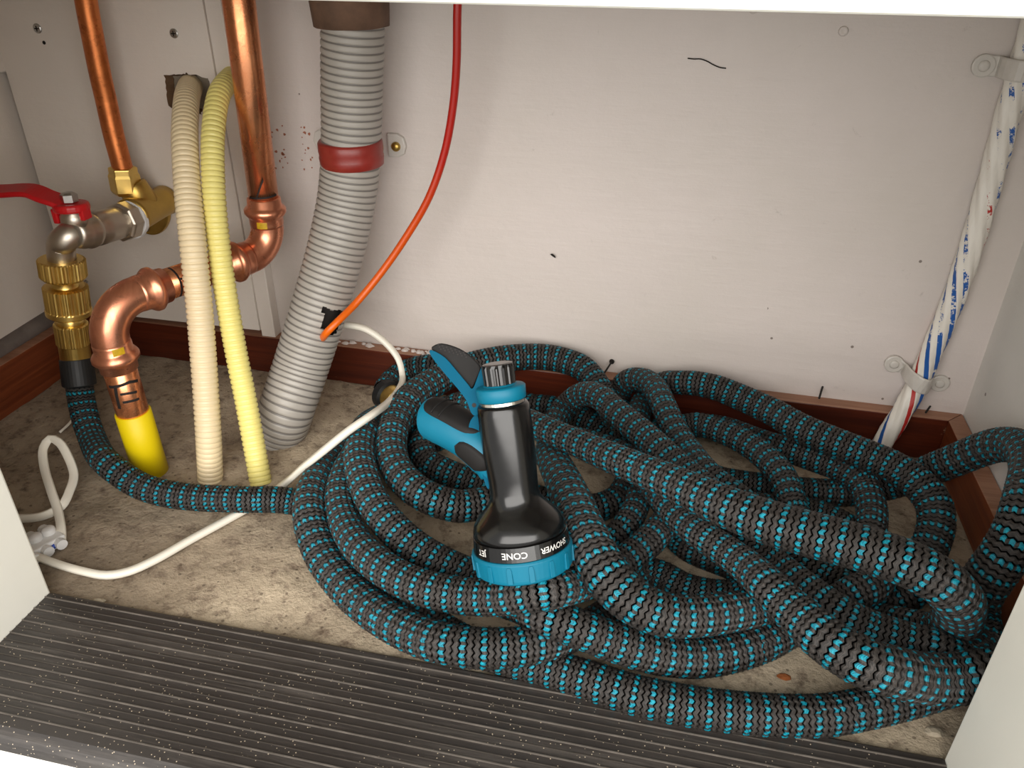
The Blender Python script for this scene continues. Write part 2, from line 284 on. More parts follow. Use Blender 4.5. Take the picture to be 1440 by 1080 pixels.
HOSE = [-12385,12580,1640,-12368,12450,1198,-12289,12299,872,-12081,12056,603,-11708,11700,449,-11395,11405,488,-11034,11075,601,-10685,10803,679,-10281,10619,604,-9806,10535,417,-9420,10505,354,-9025,10504,329,-8608,10527,326,-8206,10549,351,-7841,10548,403,-7429,10586,432,-6970,10709,419,-6515,10804,344,-6107,10729,277,-5769,10508,299,-5430,10228,318,-5090,9939,328,-4750,9647,329,-4405,9366,330,-4042,9101,331,-3673,8848,336,-3293,8597,336,-2895,8364,329,-2453,8199,321,-1977,8123,303,-1547,8109,271,-1132,8066,275,-733,7995,295,-329,7911,320,89,7841,325,587,7810,330,1089,7814,333,1571,7848,337,1961,7902,331,2359,7975,329,2774,8080,325,3185,8243,329,3616,8442,332,4046,8669,331,4441,8910,315,4840,9152,291,5261,9396,296,5575,9516,483,5742,9422,916,5882,9322,1315,5984,9299,1326,5886,9099,1338,5661,8787,1390,5373,8626,1366,4961,8489,1340,4609,8368,1303,4357,8341,1213,3931,8232,1230,3427,7992,1504,2968,7902,1688,2555,8097,1757,2319,8383,1740,2074,8679,1731,1848,8945,1749,1658,9303,1674,1344,9686,1617,941,10029,1599,707,10300,1542,502,10579,1506,313,10901,1495,134,11281,1409,-39,11684,1325,-216,12089,1257,-432,12463,1197,-766,12748,1149,-1146,12895,1146,-1574,12900,1198,-1996,12901,1259,-2435,13163,1174,-2862,13474,990,-3283,13681,844,-3678,13709,734,-4068,13570,729,-4449,13352,752,-4670,13021,725,-4661,12645,672,-4422,12325,570,-4066,12171,526,-3614,12083,456,-3106,12024,392,-2623,11970,363,-2206,11917,361,-1796,11865,359,-1342,11843,335,-913,11960,328,-598,12245,348,-459,12622,363,-410,13056,378,-386,13489,390,-389,13843,420,-416,14082,550,-408,14374,718,-409,14867,729,-360,15399,679,-185,15712,829,46,15708,1072,308,15510,1240,710,15340,1370,1158,15204,1400,1598,15043,1349,2005,14839,1310,2357,14591,1300,2637,14324,1291,2948,14065,1292,3304,13822,1302,3705,13574,1309,4130,13316,1312,4447,13065,1314,4747,12735,1269,4941,12337,1156,4938,11951,990,4812,11603,815,4655,11221,633,4450,10833,420,4077,10626,283,3619,10664,317,3213,10773,437,2834,10941,550,2484,11215,660,2149,11485,803,1821,11689,988,1483,11816,1161,1160,12025,1250,922,12388,1240,741,12777,1215,498,13214,1267,292,13651,1337,133,14078,1404,17,14464,1414,-102,14835,1393,-234,15177,1327,-395,15474,1224,-711,15703,1052,-903,15711,778,-923,15472,489,-790,15165,329,-508,14962,259,-102,14924,270,340,15047,321,764,15215,347,1152,15286,365,1512,15180,412,1846,14910,484,2163,14600,573,2524,14336,652,2889,14127,694,3253,13924,726,3687,13640,774,3964,13269,766,4043,12732,721,3968,12149,759,3876,11760,690,3754,11582,539,3616,11396,372,3367,11269,314,2993,11406,424,2721,11740,646,2596,12153,830,2535,12515,907,2408,12908,990,2219,13277,1000,1966,13637,1000,1605,13968,997,1229,14225,967,835,14383,931,368,14267,827,-41,13933,833,-497,13830,961,-841,14219,925,-1126,14769,976,-1420,15229,1173,-1760,15547,1319,-2222,15695,1386,-2689,15717,1409,-3167,15616,1405,-3621,15427,1394,-3937,15219,1388,-4319,14939,1357,-4665,14574,1315,-4883,14141,1304,-5034,13680,1342,-5112,13224,1370,-5142,12848,1334,-5119,12493,1317,-5045,12107,1306,-4909,11656,1241,-4680,11231,1203,-4363,10879,1185,-4022,10633,1167,-3641,10515,1123,-3249,10553,1050,-2855,10780,1003,-2517,10969,898,-2149,11016,772,-1762,10898,656,-1385,10691,589,-1030,10484,569,-663,10469,651,-368,10802,870,-231,11193,908,-174,11624,870,-111,12032,792,90,12234,652,317,12120,479,450,11795,353,588,11448,306,841,11178,311,1210,10989,341,1592,10804,369,1825,10554,361,1735,10301,325,1348,10180,304,812,10209,297,340,10358,368,54,10323,388,-123,10015,329,-268,9625,294,-482,9249,315,-760,8850,398,-1044,8436,582,-1335,8088,756,-1738,7833,844,-2247,7682,885,-2696,7708,835,-3068,7858,712,-3538,8066,619,-3945,8292,535,-4323,8522,493,-4667,8751,488,-4990,8988,516,-5288,9234,574,-5568,9525,686,-5827,9895,815,-6023,10318,837,-6162,10766,799,-6268,11251,703,-6336,11723,589,-6341,12136,495,-6254,12504,381,-6050,12767,312,-5695,13005,300,-5243,13197,299,-4843,13401,301,-4576,13710,299,-4529,14095,324,-4751,14392,340,-5149,14492,352,-5525,14392,383,-5790,14123,446,-5927,13744,539,-5924,13285,719,-5759,12586,1065,-5638,12119,1251,-5595,11886,1258,-5516,11600,1269,-5393,11258,1291,-5219,10887,1304,-4997,10519,1281,-4752,10190,1237,-4462,9897,1175,-4125,9638,1107,-3678,9409,987,-3186,9268,872,-2765,9186,799,-2408,9040,737,-2049,8827,776,-1679,8551,980,-1243,8223,1171,-773,8186,1096,-361,8249,907,66,8319,739,489,8426,589,911,8585,460,1338,8799,383,1755,9053,361,2057,9302,322,2355,9592,301,2701,9894,301,3154,10067,324,3565,10038,373,3886,9878,520,4146,9664,687,4419,9485,842,4577,9428,1122,4486,9236,1650,4229,8951,2122,3910,8848,2441,3518,8896,2592,3072,9009,2628,2603,9136,2620,2146,9257,2599,1671,9417,2571,1264,9615,2536,932,9837,2493,575,10092,2438,223,10360,2369,-123,10632,2289,-547,10916,2217,-856,11177,2135,-1175,11426,2066,-1502,11671,2002,-1823,11919,1938,-2120,12176,1857,-2397,12453,1753,-2683,12753,1621,-2979,13066,1465,-3298,13367,1315,-3666,13667,1218,-4082,13913,1067,-4533,13884,858,-4928,13652,787,-5214,13272,826,-5391,12815,738,-5642,12495,572,-5834,12234,695,-5816,11744,773,-5730,11237,825,-5621,10825,885,-5501,10482,897,-5323,10137,879,-5081,9775,893,-4808,9435,947,-4503,9118,1016,-4116,8829,1060,-3726,8605,1104,-3352,8455,1138,-2988,8366,1173,-2521,8323,1221,-2025,8281,1357,-1619,8205,1573,-1271,8242,1684,-949,8712,1408,-629,9304,1083,-368,9716,977,-134,10019,1018,86,10334,1067,268,10717,1051,446,11115,1033,691,11484,992,989,11815,835,1329,12077,696,1691,12272,582,2066,12451,480,2456,12595,405,2861,12667,362,3217,12645,342,3546,12505,315,3865,12251,269,4119,11913,269,4189,11476,308,3988,11027,606,3804,10573,809,3608,10266,876,3366,10057,896,2923,9742,792,2336,9187,1056,2116,9154,1348,1886,9175,1190,1633,9050,1174,1326,8836,1248,963,8602,1342,547,8412,1432,174,8346,1549,-166,8410,1689,-462,8610,1830,-717,8987,1902,-925,9457,1879,-1099,9920,1831,-1267,10359,1773,-1428,10775,1702,-1583,11175,1613,-1729,11586,1493,-1855,12042,1308,-1985,12519,967,-2058,13057,799,-2099,13436,860,-2114,13776,849,-2074,14140,866,-1940,14385,1009,-1674,14402,1292,-1422,14166,1504,-1158,13816,1636,-887,13418,1677,-610,13050,1699,-331,12714,1707,-67,12387,1707,183,12064,1699,490,11727,1646,764,11440,1633,1040,11153,1605,1286,10858,1537,1535,10563,1412,1820,10284,1255,2141,10014,1184,2479,9624,1216,2872,9264,1211,3348,9119,1102,3836,9019,1074,4210,8931,1100,4634,8911,978,5064,9402,831,5049,9875,968,5028,10001,1273,5060,9991,1673,5147,10008,2084,5255,10151,2434,5376,10440,2646,5524,10817,2716,5687,11201,2676,5836,11592,2604,5947,12007,2543,6010,12411,2439,6026,12797,2280,5927,13144,2029,5751,13376,1705,5548,13529,1389,5306,13645,1086,5035,13717,803,4649,13714,517,4158,13665,328,3676,13544,267,3289,13424,305,2854,13358,330,2362,13334,339,1869,13329,336,1431,13366,330,1061,13472,324,696,13672,312,318,13958,279,-95,14301,257,-557,14464,257,-935,14520,304,-1241,14660,394,-1643,14811,465,-2032,14928,506,-2405,15007,518,-2819,15052,473,-3165,15184,430,-3536,15379,394,-3933,15580,405,-4291,15701,490,-4561,15712,632,-4826,15708,754,-5311,15705,827,-5798,15704,710,-6155,15567,564,-6298,15249,488,-6305,14872,450]
RADII = [270,268,266,264,262,260,258,256,253,248,246,248,250,253,256,258,261,263,266,269,272,277,281,282,283,286,284,280,279,283,290,299,307,320,331,339,339,332,323,309,285,260,244,233,229,231,233,235,233,234,239,243,247,252,257,262,267,270,271,269,268,266,264,262,260,257,256,254,254,261,270,277,282,284,286,291,299,303,297,289,284,278,272,266,261,256,254,253,254,256,258,262,264,262,259,256,254,251,250,253,261,269,270,265,259,256,254,253,255,258,255,247,243,248,256,262,269,276,285,292,298,305,313,319,316,308,300,294,289,285,283,280,268,254,240,232,231,233,233,233,233,232,232,233,237,244,252,259,268,281,289,295,301,303,302,299,296,294,294,296,299,300,300,299,299,299,298,298,297,297,296,292,289,285,283,282,282,280,275,270,271,281,290,294,296,295,294,295,295,300,321,328,325,317,314,317,317,307,291,274,259,247,239,239,242,246,250,254,258,262,266,270,274,277,277,277,276,275,274,273,272,271,271,270,267,262,258,258,259,261,262,264,265,267,268,270,271,272,274,275,276,279,287,299,323,343,342,332,317,301,289,281,275,268,259,252,253,256,259,261,263,265,267,269,271,274,277,278,284,298,317,328,315,306,301,298,296,299,300,295,286,276,267,260,258,256,256,256,257,257,259,263,267,272,278,285,293,296,296,296]
# ================================================================ the cupboard
YL, YR = 1.603, 1.560                       # front face of the skirting on the back wall, left and right end
XL, XR = -1.48, 0.598
def yb(x): return YL+(YR-YL)*(x-XL)/(XR-XL)
WT = .036                                   # skirting thickness
def wallslab(name, x0, x1, off, z0, z1, mat, thick=.08, **k):
    V, F = prism([(x0, yb(x0)+off), (x1, yb(x1)+off), (x1, yb(x1)+off+thick), (x0, yb(x0)+off+thick)], z0, z1); return mk(name, V, F, mat, **k)
# floor as a gently uneven slab
nx, ny = 150, 90; gx = np.linspace(-1.75, .95, nx); gy = np.linspace(.6, 1.75, ny); rng = np.random.default_rng(3)
GX, GY = np.meshgrid(gx, gy, indexing='ij')
Z = np.zeros_like(GX)
for k in range(26):
    fx, fy = rng.normal(size=2)*(8+k*2.2); Z += np.sin(GX*fx+GY*fy+rng.uniform(0, 6.3))*.0011/(1+k*.05)
Z = np.minimum(Z, 0.002)
V = np.stack([GX, GY, Z-.001], -1).reshape(-1, 3); i = np.arange(nx-1)[:, None]*ny; j = np.arange(ny-1)[None]
F = np.stack([i+j, i+ny+j, i+ny+j+1, i+j+1], -1).reshape(-1, 4)
low = np.array([(-1.75, .6, -.1), (.95, .6, -.1), (.95, 1.75, -.1), (-1.75, 1.75, -.1)]); n0 = len(V); V = np.r_[V, low]
F = [tuple(f) for f in F]+[(n0, n0+3, n0+2, n0+1)]
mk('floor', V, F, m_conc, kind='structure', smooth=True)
wallslab('wall_back', -1.75, .8, WT, -.05, 1.45, m_wall, kind='structure')
XW = XR+WT+.002
V, F = prism([(XW, .6), (XW+.08, .6), (XW+.08, 1.66), (XW, 1.66)], -.05, 1.45); mk('wall_right', V, F, m_wallside, kind='structure')
V, F = prism([(-1.62, .6), (-1.535, .6), (-1.535, 1.68), (-1.62, 1.68)], -.05, 1.45); mk('wall_left', V, F, m_panel, kind='structure')
V, F = box(-1.535, -1.512, .85, 1.602, .705, 1.40); mk('trim_1', V, F, m_panel, kind='structure', bevel=.003)
V, F = box(-1.75, .85, .56, 1.75, 1.40, 1.5); mk('ceiling', V, F, m_frame, kind='structure')
# skirting: body with a dusty top face
def skirt(name, quad, z1, mat):
    V, F = prism(quad, -.002, z1); mk(name, V, F, mat, kind='structure', mats=[m_woodtop], fmat=[0, 1]+[0]*len(quad), bevel=.002)
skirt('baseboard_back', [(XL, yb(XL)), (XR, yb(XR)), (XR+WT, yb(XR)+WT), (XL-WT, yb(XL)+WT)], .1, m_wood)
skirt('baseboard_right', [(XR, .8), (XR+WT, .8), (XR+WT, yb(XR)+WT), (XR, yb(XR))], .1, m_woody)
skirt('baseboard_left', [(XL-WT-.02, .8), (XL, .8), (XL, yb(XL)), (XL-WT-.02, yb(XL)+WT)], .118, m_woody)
# rounded plaster fillet above the left skirting
P = np.array([(-1.53, y, .125+.004*math.sin(y*9)) for y in np.linspace(.85, 1.59, 20)]); V, F = tube(P, .022, 10)
mk('trim_2', V, F, plain('grey_filler', srgb(120, 110, 104), .7, 0, .3, 60, bump=.5), kind='structure', smooth=True)
# front wall around the opening (jambs, head rail) and the plinth
YF0, YF1 = .50, .79
for nm, x0, x1 in (('wall_front_left', -1.75, -.974), ('wall_front_right', .437, .95)):
    V, F = box(x0, x1, YF0, YF1, -.35, 1.5); mk(nm, V, F, m_frame, kind='structure', bevel=.004)
zr = at(900, 13, YF0)[2]
V, F = box(-.974, .437, YF0, YF1, zr, 1.5); mk('trim_3', V, F, m_frame, kind='structure', bevel=.004)
V, F = box(-.974, .437, .535, .60, -.35, -.012); mk('trim_4', V, F, m_frame, kind='structure', bevel=.002)
# ================================================================ back board with screws
bd = thing('wall_board', (-1.25, 1.59, .115), 'cream painted board screwed flat on the back wall behind the taps', 'board')
Yb = 1.592
hole = [at(x, y, Yb) for x, y in ((231, 106), (262, 103), (292, 110), (296, 125), (283, 160), (245, 157), (236, 148))]
# board front with the cut-out: outer outline and hole joined by a slit-free triangulated ring
x0b, x1b, z0b, z1b = -1.512, -.993, .118, 1.398
outer = [(x0b, z0b), (x1b, z0b), (x1b, z1b), (x0b, z1b)]; hc = np.mean([(h[0], h[2]) for h in hole], 0)
ang = np.linspace(0, 2*math.pi, 49)[:-1]
def ray_poly(c, a, poly):
    best = None
    for i in range(len(poly)):
        p, q = np.array(poly[i]), np.array(poly[(i+1) % len(poly)]); d = np.array([math.cos(a), math.sin(a)]); e = q-p
        det = d[0]*-e[1]+d[1]*e[0]
        if abs(det) < 1e-12: continue
        r = p-c; t = (r[0]*-e[1]+r[1]*e[0])/det; s_ = (d[0]*r[1]-d[1]*r[0])/det
        if t > 0 and -1e-6 <= s_ <= 1+1e-6 and (best is None or t < best): best = t
    return c+best*np.array([math.cos(a), math.sin(a)])
ho = [(h[0], h[2]) for h in hole]; angs = sorted(list(ang)+[math.atan2(z-hc[1], x-hc[0]) % (2*math.pi) for x, z in outer+ho])
rg = np.random.default_rng(5); inn = [hc+(ray_poly(hc, a, ho)-hc)*(1+.03*rg.normal()) for a in angs]; out = [ray_poly(hc, a, outer) for a in angs]; n = len(angs)
V = []; 
for yy in (Yb, yb(-1.25)+WT-.001):
    V += [(p[0], yy, p[1]) for p in inn]+[(p[0], yy, p[1]) for p in out]
F = []
for i in range(n):
    k = (i+1) % n; F += [(i, n+i, n+k, k), (2*n+i, 2*n+k, 3*n+k, 3*n+i), (i, k, 2*n+k, 2*n+i), (n+i, 3*n+i, 3*n+k, n+k)]
mk('board', V, F, m_panel, bd)
# torn fibrous rim in the cut-out
V = [(p[0], Yb-.0006, p[1]) for p in inn]+[(hc[0]+(p[0]-hc[0])*.86, Yb+.02, hc[1]+(p[1]-hc[1])*.86) for p in inn]
mk('torn_edge', V, [(i, (i+1) % n, n+(i+1) % n, n+i) for i in range(n)], m_hole, bd)
V = [(p[0]*1.0, Yb+.0225, p[1]) for p in inn]; mk('hole_back', V, [tuple(range(n))], m_cav, bd)
def screw(parent, px, py, Y, r=.0095, name='screw'):
    c = at(px, py, Y); a = lathe(c+[0, .001, 0], (0, -1, 0), [(0, r), (.003, r), (.0045, r*.82), (.0045, r*.5)], 20)
    V, F = join(a); s = mk(name, V, F, m_steel, parent, smooth=False)
    sl = join(box(c[0]-r*.55, c[0]+r*.55, c[1]-.0042, c[1]-.0035, c[2]-r*.11, c[2]+r*.11), box(c[0]-r*.11, c[0]+r*.11, c[1]-.0042, c[1]-.0036, c[2]-r*.55, c[2]+r*.55))
    mk('cross_slot', *sl, m_dark, s); return s
screw(bd, 245, 47, Yb); screw(bd, 53, 40, Yb, .010)
c = at(62, 60, Yb); mk('nail_hole', *lathe(c+[0, .001, 0], (0, -1, 0), [(0, .004), (.0015, .004)], 12), m_dark, bd)
V, F = prism([(-.992, Yb+.004), (-.955, Yb+.004), (-.955, yb(-.97)+WT-.001), (-.992, yb(-.97)+WT-.001)], .10, 1.395)
mk('trim_6', V, F, m_panel, kind='structure', bevel=.002)
c = at(122, 395, Yb); sc = mk('wall_screw', *join(lathe(c, (-.15, -1, -.5), [(0, .004), (.03, .004)], 10), lathe(c+np.array([-.15, -1, -.5])/1.128*.03, (-.15, -1, -.5), [(0, .010), (.004, .011), (.008, .007)], 14)), m_steel, label='small grey screw sticking out of the board beside the brass hose connector', cat='screw')
# ================================================================ copper pipe, wall plate elbow, lever valve
tp = [at(118, -30, 1.5), at(121, 0, 1.5), at(132, 60, 1.5), at(141, 105, 1.5), at(149, 140, 1.502), at(160, 190, 1.5), at(174, 243, 1.5), at(176, 256, 1.5)]
V, F = tube(catmull([at(100, -100, 1.5)]+tp), .0212, 28)
mk('copper_water_pipe', V, F, m_copold, smooth=True, label='thin tarnished copper pipe running down to the brass wall plate', cat='pipe')
TE = at(203, 296, 1.505)
wp = thing('wall_plate_elbow', (TE[0], 1.59, TE[2]-.05), 'round-eared brass wall plate elbow screwed to the board below the thin copper pipe', 'pipe fitting')
pc = at(213, 300, 1.585)
pl = []
for a in np.linspace(0, 2*math.pi, 41)[:-1]:
    r = .050*(1+.10*math.cos(2*(a-.9))); pl.append((r*math.cos(a), r*math.sin(a)))
ex, ez = np.array([1., 0, 0]), np.array([0, 0, 1.])
mk('flange', *extrude(pl, pc, ex, ez, np.array([0, -1., 0]), -.006, .008), m_brassold, wp, bevel=.003)
mk('body', *join(lathe((TE[0], 1.585, TE[2]), (0, -1, 0), [(0, .034), (.02, .033), (.05, .034), (.10, .036), (.118, .040), (.128, .040), (.128, .03)], 36),
    lathe((TE[0], TE[1]+.01, TE[2]), tuple(at(181, 262, 1.5)-TE), [(0, .034), (.055, .032), (.06, .030)], 32)), m_brassold, wp, smooth=True)
nb = at(179, 272, 1.5); nd = at(173, 240, 1.5)-nb
mk('compression_nut', *lathe(nb, nd, [(0, .029), (.008, .033), (.040, .033), (.046, .030), (.058, .030), (.060, .022)], 6), m_brass, wp, bevel=.002)
for x, y in ((225, 294), (205, 320)):
    c = at(x, y, 1.577); mk('screw', *lathe(c, (0, -1, 0), [(0, .010), (.004, .009), (.008, .005)], 16), m_steel, wp, smooth=True)
# valve: body axis from the elbow towards the viewer
A0 = np.array([TE[0], 1.455, TE[2]-.005]); A1 = at(100, 330, 1.285); dv = (A1-A0)/np.linalg.norm(A1-A0); LV = np.linalg.norm(A1-A0)
vt = thing('ball_valve', tuple(A0+[0, 0, -.05]), 'nickel lever ball valve with a red handle screwed into the brass wall plate', 'valve')
mk('thread_tape', *lathe(A0-dv*.006, dv, [(0, .041), (.01, .041), (.01, .036)], 24, lambda i, t, th: 1+.02*np.sin(th*7)), m_white, vt)
mk('hexagon_end', *lathe(A0+dv*.004, dv, [(0, .036), (.004, .042), (.030, .042), (.034, .037)], 8), m_nickel, vt, bevel=.002)
mk('valve_body', *lathe(A0+dv*.03, dv, [(0, .033), (.03, .034), (.055, .035), (.075, .036), (.082, .031), (.09, .036), (.10, .037), (.108, .032), (.118, .034), (.13, .030), (.15, .026), (LV-.03, .026)], 36), m_nickel, vt, smooth=True)
O0 = at(86, 345, 1.275); O1 = at(87, 366, 1.275)
el = catmull([A0+dv*(LV-.045), A1, (A1+O0)/2+dv*.006, O0, O1, O1+(O1-O0)*.6], per=8)
mk('outlet_elbow', *tube(el, .0265, 28), m_nickel, vt, smooth=True)
ST = A0+dv*.155; SU = np.array([0, .06, 1.]); SU /= np.linalg.norm(SU)
mk('stem_collar', *lathe(ST+SU*.015, SU, [(0, .026), (.022, .025), (.026, .022), (.04, .022)], 28), m_nickel, vt, smooth=True)
mk('stem_nut', *lathe(ST+SU*.064, SU, [(0, .016), (.014, .016), (.018, .010)], 6), m_steel, vt)
# red lever: hub over the stem then an arm cranked to the left
hub = ST+SU*.052
c0 = at(103, 290, hub[1]); c1 = at(84, 283, hub[1]-.004); c2 = at(64, 276, hub[1]-.01); c3 = at(42, 268, hub[1]-.014); c4 = at(0, 269, hub[1]-.03); c5 = at(-60, 271, hub[1]-.05)
arm = catmull([c0, c1, c2, c3, c4, c5], per=5)
V, F = ribbon(arm, .050, .011, nrm=(.0, -.12, 1)); 
h = mk('lever', *join((V, F), lathe(hub-SU*.006, SU, [(0, .033), (.004, .034), (.012, .034), (.016, .031)], 28), box(hub[0]-.034, hub[0]-.022, hub[1]-.02, hub[1]+.012, hub[2]-.03, hub[2]), box(hub[0]+.022, hub[0]+.033, hub[1]-.012, hub[1]+.012, hub[2]-.022, hub[2])), m_red, vt, bevel=.003)
# ================================================================ brass tap connector and hose coupling
B0 = at(86, 364, 1.275); B1 = at(107, 506, 1.262); db = (B1-B0); LB = np.linalg.norm(db); db /= LB
def kn(k, d=.02):
    return lambda i, t, th: 1+d*np.sign(np.sin(th*k))
tc = thing('tap_connector', tuple(B0+db*.07), 'knurled brass tap connector ring under the valve outlet', 'hose connector')
mk('knurled_ring', *lathe(B0, db, [(0, .040), (.002, .0435), (.036, .0435), (.041, .040)], 120, lambda i, t, th: 1+(.022*np.sign(np.sin(th*40)) if i in (1, 2) else 0)), m_brass, tc)
mk('male_spigot', *lathe(B0+db*.04, db, [(0, .022), (.012, .022), (.014, .026), (.03, .026)], 32), m_brass, tc, smooth=True)
qc = thing('hose_coupling', tuple(B1), 'two-part ribbed brass hose coupling at the tap end of the hose', 'hose connector')
mk('release_collar', *lathe(B0+db*.058, db, [(0, .036), (.003, .042), (.050, .042), (.053, .044), (.062, .044), (.066, .040), (.066, .03)], 120, lambda i, t, th: 1+(.02*np.sign(np.sin(th*34)) if i in (1, 2) else 0)), m_brass, qc)
mk('neck', *lathe(B0+db*.12, db, [(0, .030), (.018, .024), (.026, .030)], 32), m_brass, qc, smooth=True)
mk('ribbed_barrel', *lathe(B0+db*.142, db, [(0, .030), (.003, .033), (LB-.142-.042, .033), (LB-.142-.040, .031)], 120, lambda i, t, th: 1+(.018*np.sign(np.sin(th*30)) if i in (1, 2) else 0)), m_brass, qc)
mk('smooth_ferrule', *lathe(B0+db*(LB-.042), db, [(0, .0295), (.002, .0305), (.040, .0305), (.043, .028)], 36), m_brass, qc, smooth=False, bevel=.001)
# ================================================================ press-fit copper soil/heating pipe
def arcfit(p, a, b, r, n=12):               # quarter bend at corner p between directions a and b
    a = a/np.linalg.norm(a); b = b/np.linalg.norm(b); c = p+(a+b)*r
    return [c-b*r*math.cos(t)-a*r*math.sin(t) for t in np.linspace(0, math.pi/2, n)]
KU = at(380, 352, 1.5); KL = at(140, 428, 1.15); KL[2] = KU[2]+.004
UP = np.array([.006, -.004, 1.]); UP /= np.linalg.norm(UP)
top = at(333, -20, 1.5); UPu = (top-KU)/np.linalg.norm(top-KU)
foot = at(212, 660, 1.148); foot[2] = -.005; DN = (foot-KL)/np.linalg.norm(foot-KL); H = (KL-KU)/np.linalg.norm(KL-KU)
cp = thing('copper_main_pipe', tuple(foot+[0, 0, .005]), 'thick bright copper pipe with two bends, stepping down behind the cream hoses', 'pipe')
r = .031
mk('upper_pipe', *tube([KU+UPu*.09, KU+UPu*.4, KU+UPu*1.0], r, 36), m_cop, cp, smooth=True)
mk('middle_pipe', *tube([KU+H*.09, KL-H*.09], r, 36), m_cop, cp, smooth=True)
mk('lower_pipe', *tube([KL+DN*.09, KL+DN*.2, foot+DN*-.02], r, 36), m_cop, cp, smooth=True)
def elbow(K, a, b, r, R, ext, lab=True):
    a = a/np.linalg.norm(a); b = b/np.linalg.norm(b)
    P = [K+a*(R+.02), K+a*(R+.004)]+arcfit(K, b, a, R)[0:0]
    q = [K+a*R+b*0]
    th = np.linspace(0, math.pi/2, 14); c = K+(a+b)*R
    P = [c-b*R*math.cos(t)-a*R*math.sin(t) for t in th]
    P = [P[0]+a*.012]+P+[P[-1]+b*.012]
    e = mk('elbow', *tube(P, r*1.12, 36), m_copfit, cp, smooth=True)
    for s0, d in ((K+a*R, a), (K+b*R, b)):
        bead = [(0, r*1.12), (.006, r*1.15), (.018, r*1.15), (.021, r*1.22), (.024, r*1.30), (.030, r*1.42), (.037, r*1.42), (.042, r*1.28), (.045, r*1.15), (.060, r*1.13), (.062, r*1.04)]
        mk('press_socket', *lathe(s0, d, bead, 36), m_copfit, cp, smooth=True)
    return e
elbow(KU, UPu, H, r, .058, 0); elbow(KL, -H, DN, r, .072, 0)
sl0 = KL+DN*((at(180, 578, 1.148)-KL) @ DN)
mk('yellow_sleeve', *lathe(sl0, DN, [(0, .0325), (.001, .0345), (np.linalg.norm(foot-sl0), .0345)], 36), m_yel, cp, smooth=True)
def on_pipe(c, d, r, pts, wd, name, mat, mode=None):     # pts: (along, angle) on a pipe surface
    d = d/np.linalg.norm(d); tocam = np.array([0, 0, 1.])-c; tocam -= d*(tocam @ d); tocam /= np.linalg.norm(tocam); s = np.cross(d, tocam)
    P = []; Nn = []
    pts = np.array(pts, float); q, _ = resample(pts*[1, r], .003)
    for t, a in q:
        a /= r; nn = tocam*math.cos(a)+s*math.sin(a); P.append(c+d*t+nn*r); Nn.append(nn)
    V, F = ribbon(np.array(P), wd, .0012, nrm=np.array(Nn)); mk(name, V, F, mat, cp)
cl = KL+DN*.155
on_pipe(cl, DN, r*1.01, [(.002, -.9), (-.004, -.3), (.0, .5), (.002, 1.0)], .006, 'marker_line', m_ink)
on_pipe(cl, DN, r*1.01, [(.022, -.6), (.018, 0), (.018, .4)], .005, 'marker_line', m_ink)
on_pipe(cl, DN, r*1.01, [(.038, -.6), (.036, 0), (.036, .4)], .005, 'marker_line', m_ink)
on_pipe(cl, DN, r*1.01, [(-.002, .55), (.02, .66), (.05, .72)], .006, 'marker_line', m_ink)
cm = KL-H*.148
on_pipe(cm, -H, r*1.01, [(0, -1.2), (.002, 0), (0, 1.3)], .004, 'marker_line', m_ink); on_pipe(cm, -H, r*1.01, [(.004, -.1), (.05, 1.2)], .004, 'marker_line', m_ink)
cu = KU+UPu*.125
on_pipe(cu, UPu, r*1.01, [(0, -1.1), (.002, 0), (.004, 1.0)], .004, 'marker_line', m_ink); on_pipe(cu, UPu, r*1.01, [(.0, -.5), (.04, .1)], .003, 'marker_line', m_ink)
def lab_on(c, d, a0, a1):
    on_pipe(c, d, r*1.16, [(0, a0), (0, a1)], .014, 'press_label', m_label)
lab_on(KL+DN*.083, DN, -.5-.0, .1); lab_on(KU+UPu*.068, UPu, -.6, -.0)
# ================================================================ corrugated hoses
def floor_pt(x, y, z=-.004): return fl(x, y, z)
P = catmull([at(270, 120, 1.625), at(267, 124, 1.59), at(262, 145, 1.50), at(260, 195, 1.41), at(264, 270, 1.34), at(272, 350, 1.285), at(281, 440, 1.245), at(288, 530, 1.21), at(293, 610, 1.17), floor_pt(296, 674)], step=.004)
mk('cream_corrugated_hose', *corrugated(P, .0255, .0022, .0108, 28, .68), m_cream, smooth=True, label='cream corrugated hose coming out of the hole in the board, left of the yellow one', cat='hose')
P = catmull([at(331, 106, 1.64), at(325, 110, 1.59), at(308, 134, 1.50), at(300, 185, 1.43), at(300, 255, 1.375), at(306, 330, 1.335), at(317, 410, 1.30), at(331, 490, 1.27), at(345, 560, 1.235), at(358, 630, 1.19), floor_pt(367, 680)], step=.004)
mk('yellow_corrugated_hose', *corrugated(P, .0225, .0021, .0108, 28, .68), m_yelp, smooth=True, label='pale yellow corrugated hose hanging between the cream hose and the copper pipe', cat='hose')
gh = thing('grey_drain_hose', tuple(floor_pt(388, 600, 0)), 'thick grey ribbed drain hose running down the back wall to the floor', 'hose')
GP = catmull([at(496, 14, 1.515), at(496, 60, 1.515), at(495, 120, 1.515), at(494, 200, 1.512), at(489, 270, 1.505), at(474, 345, 1.475), at(450, 430, 1.43), at(425, 510, 1.385), at(403, 575, 1.335), floor_pt(390, 614)], step=.004)
V, F, GUV = corrugated(GP, .0605, .0024, .0137, 44, .72, uv=True)
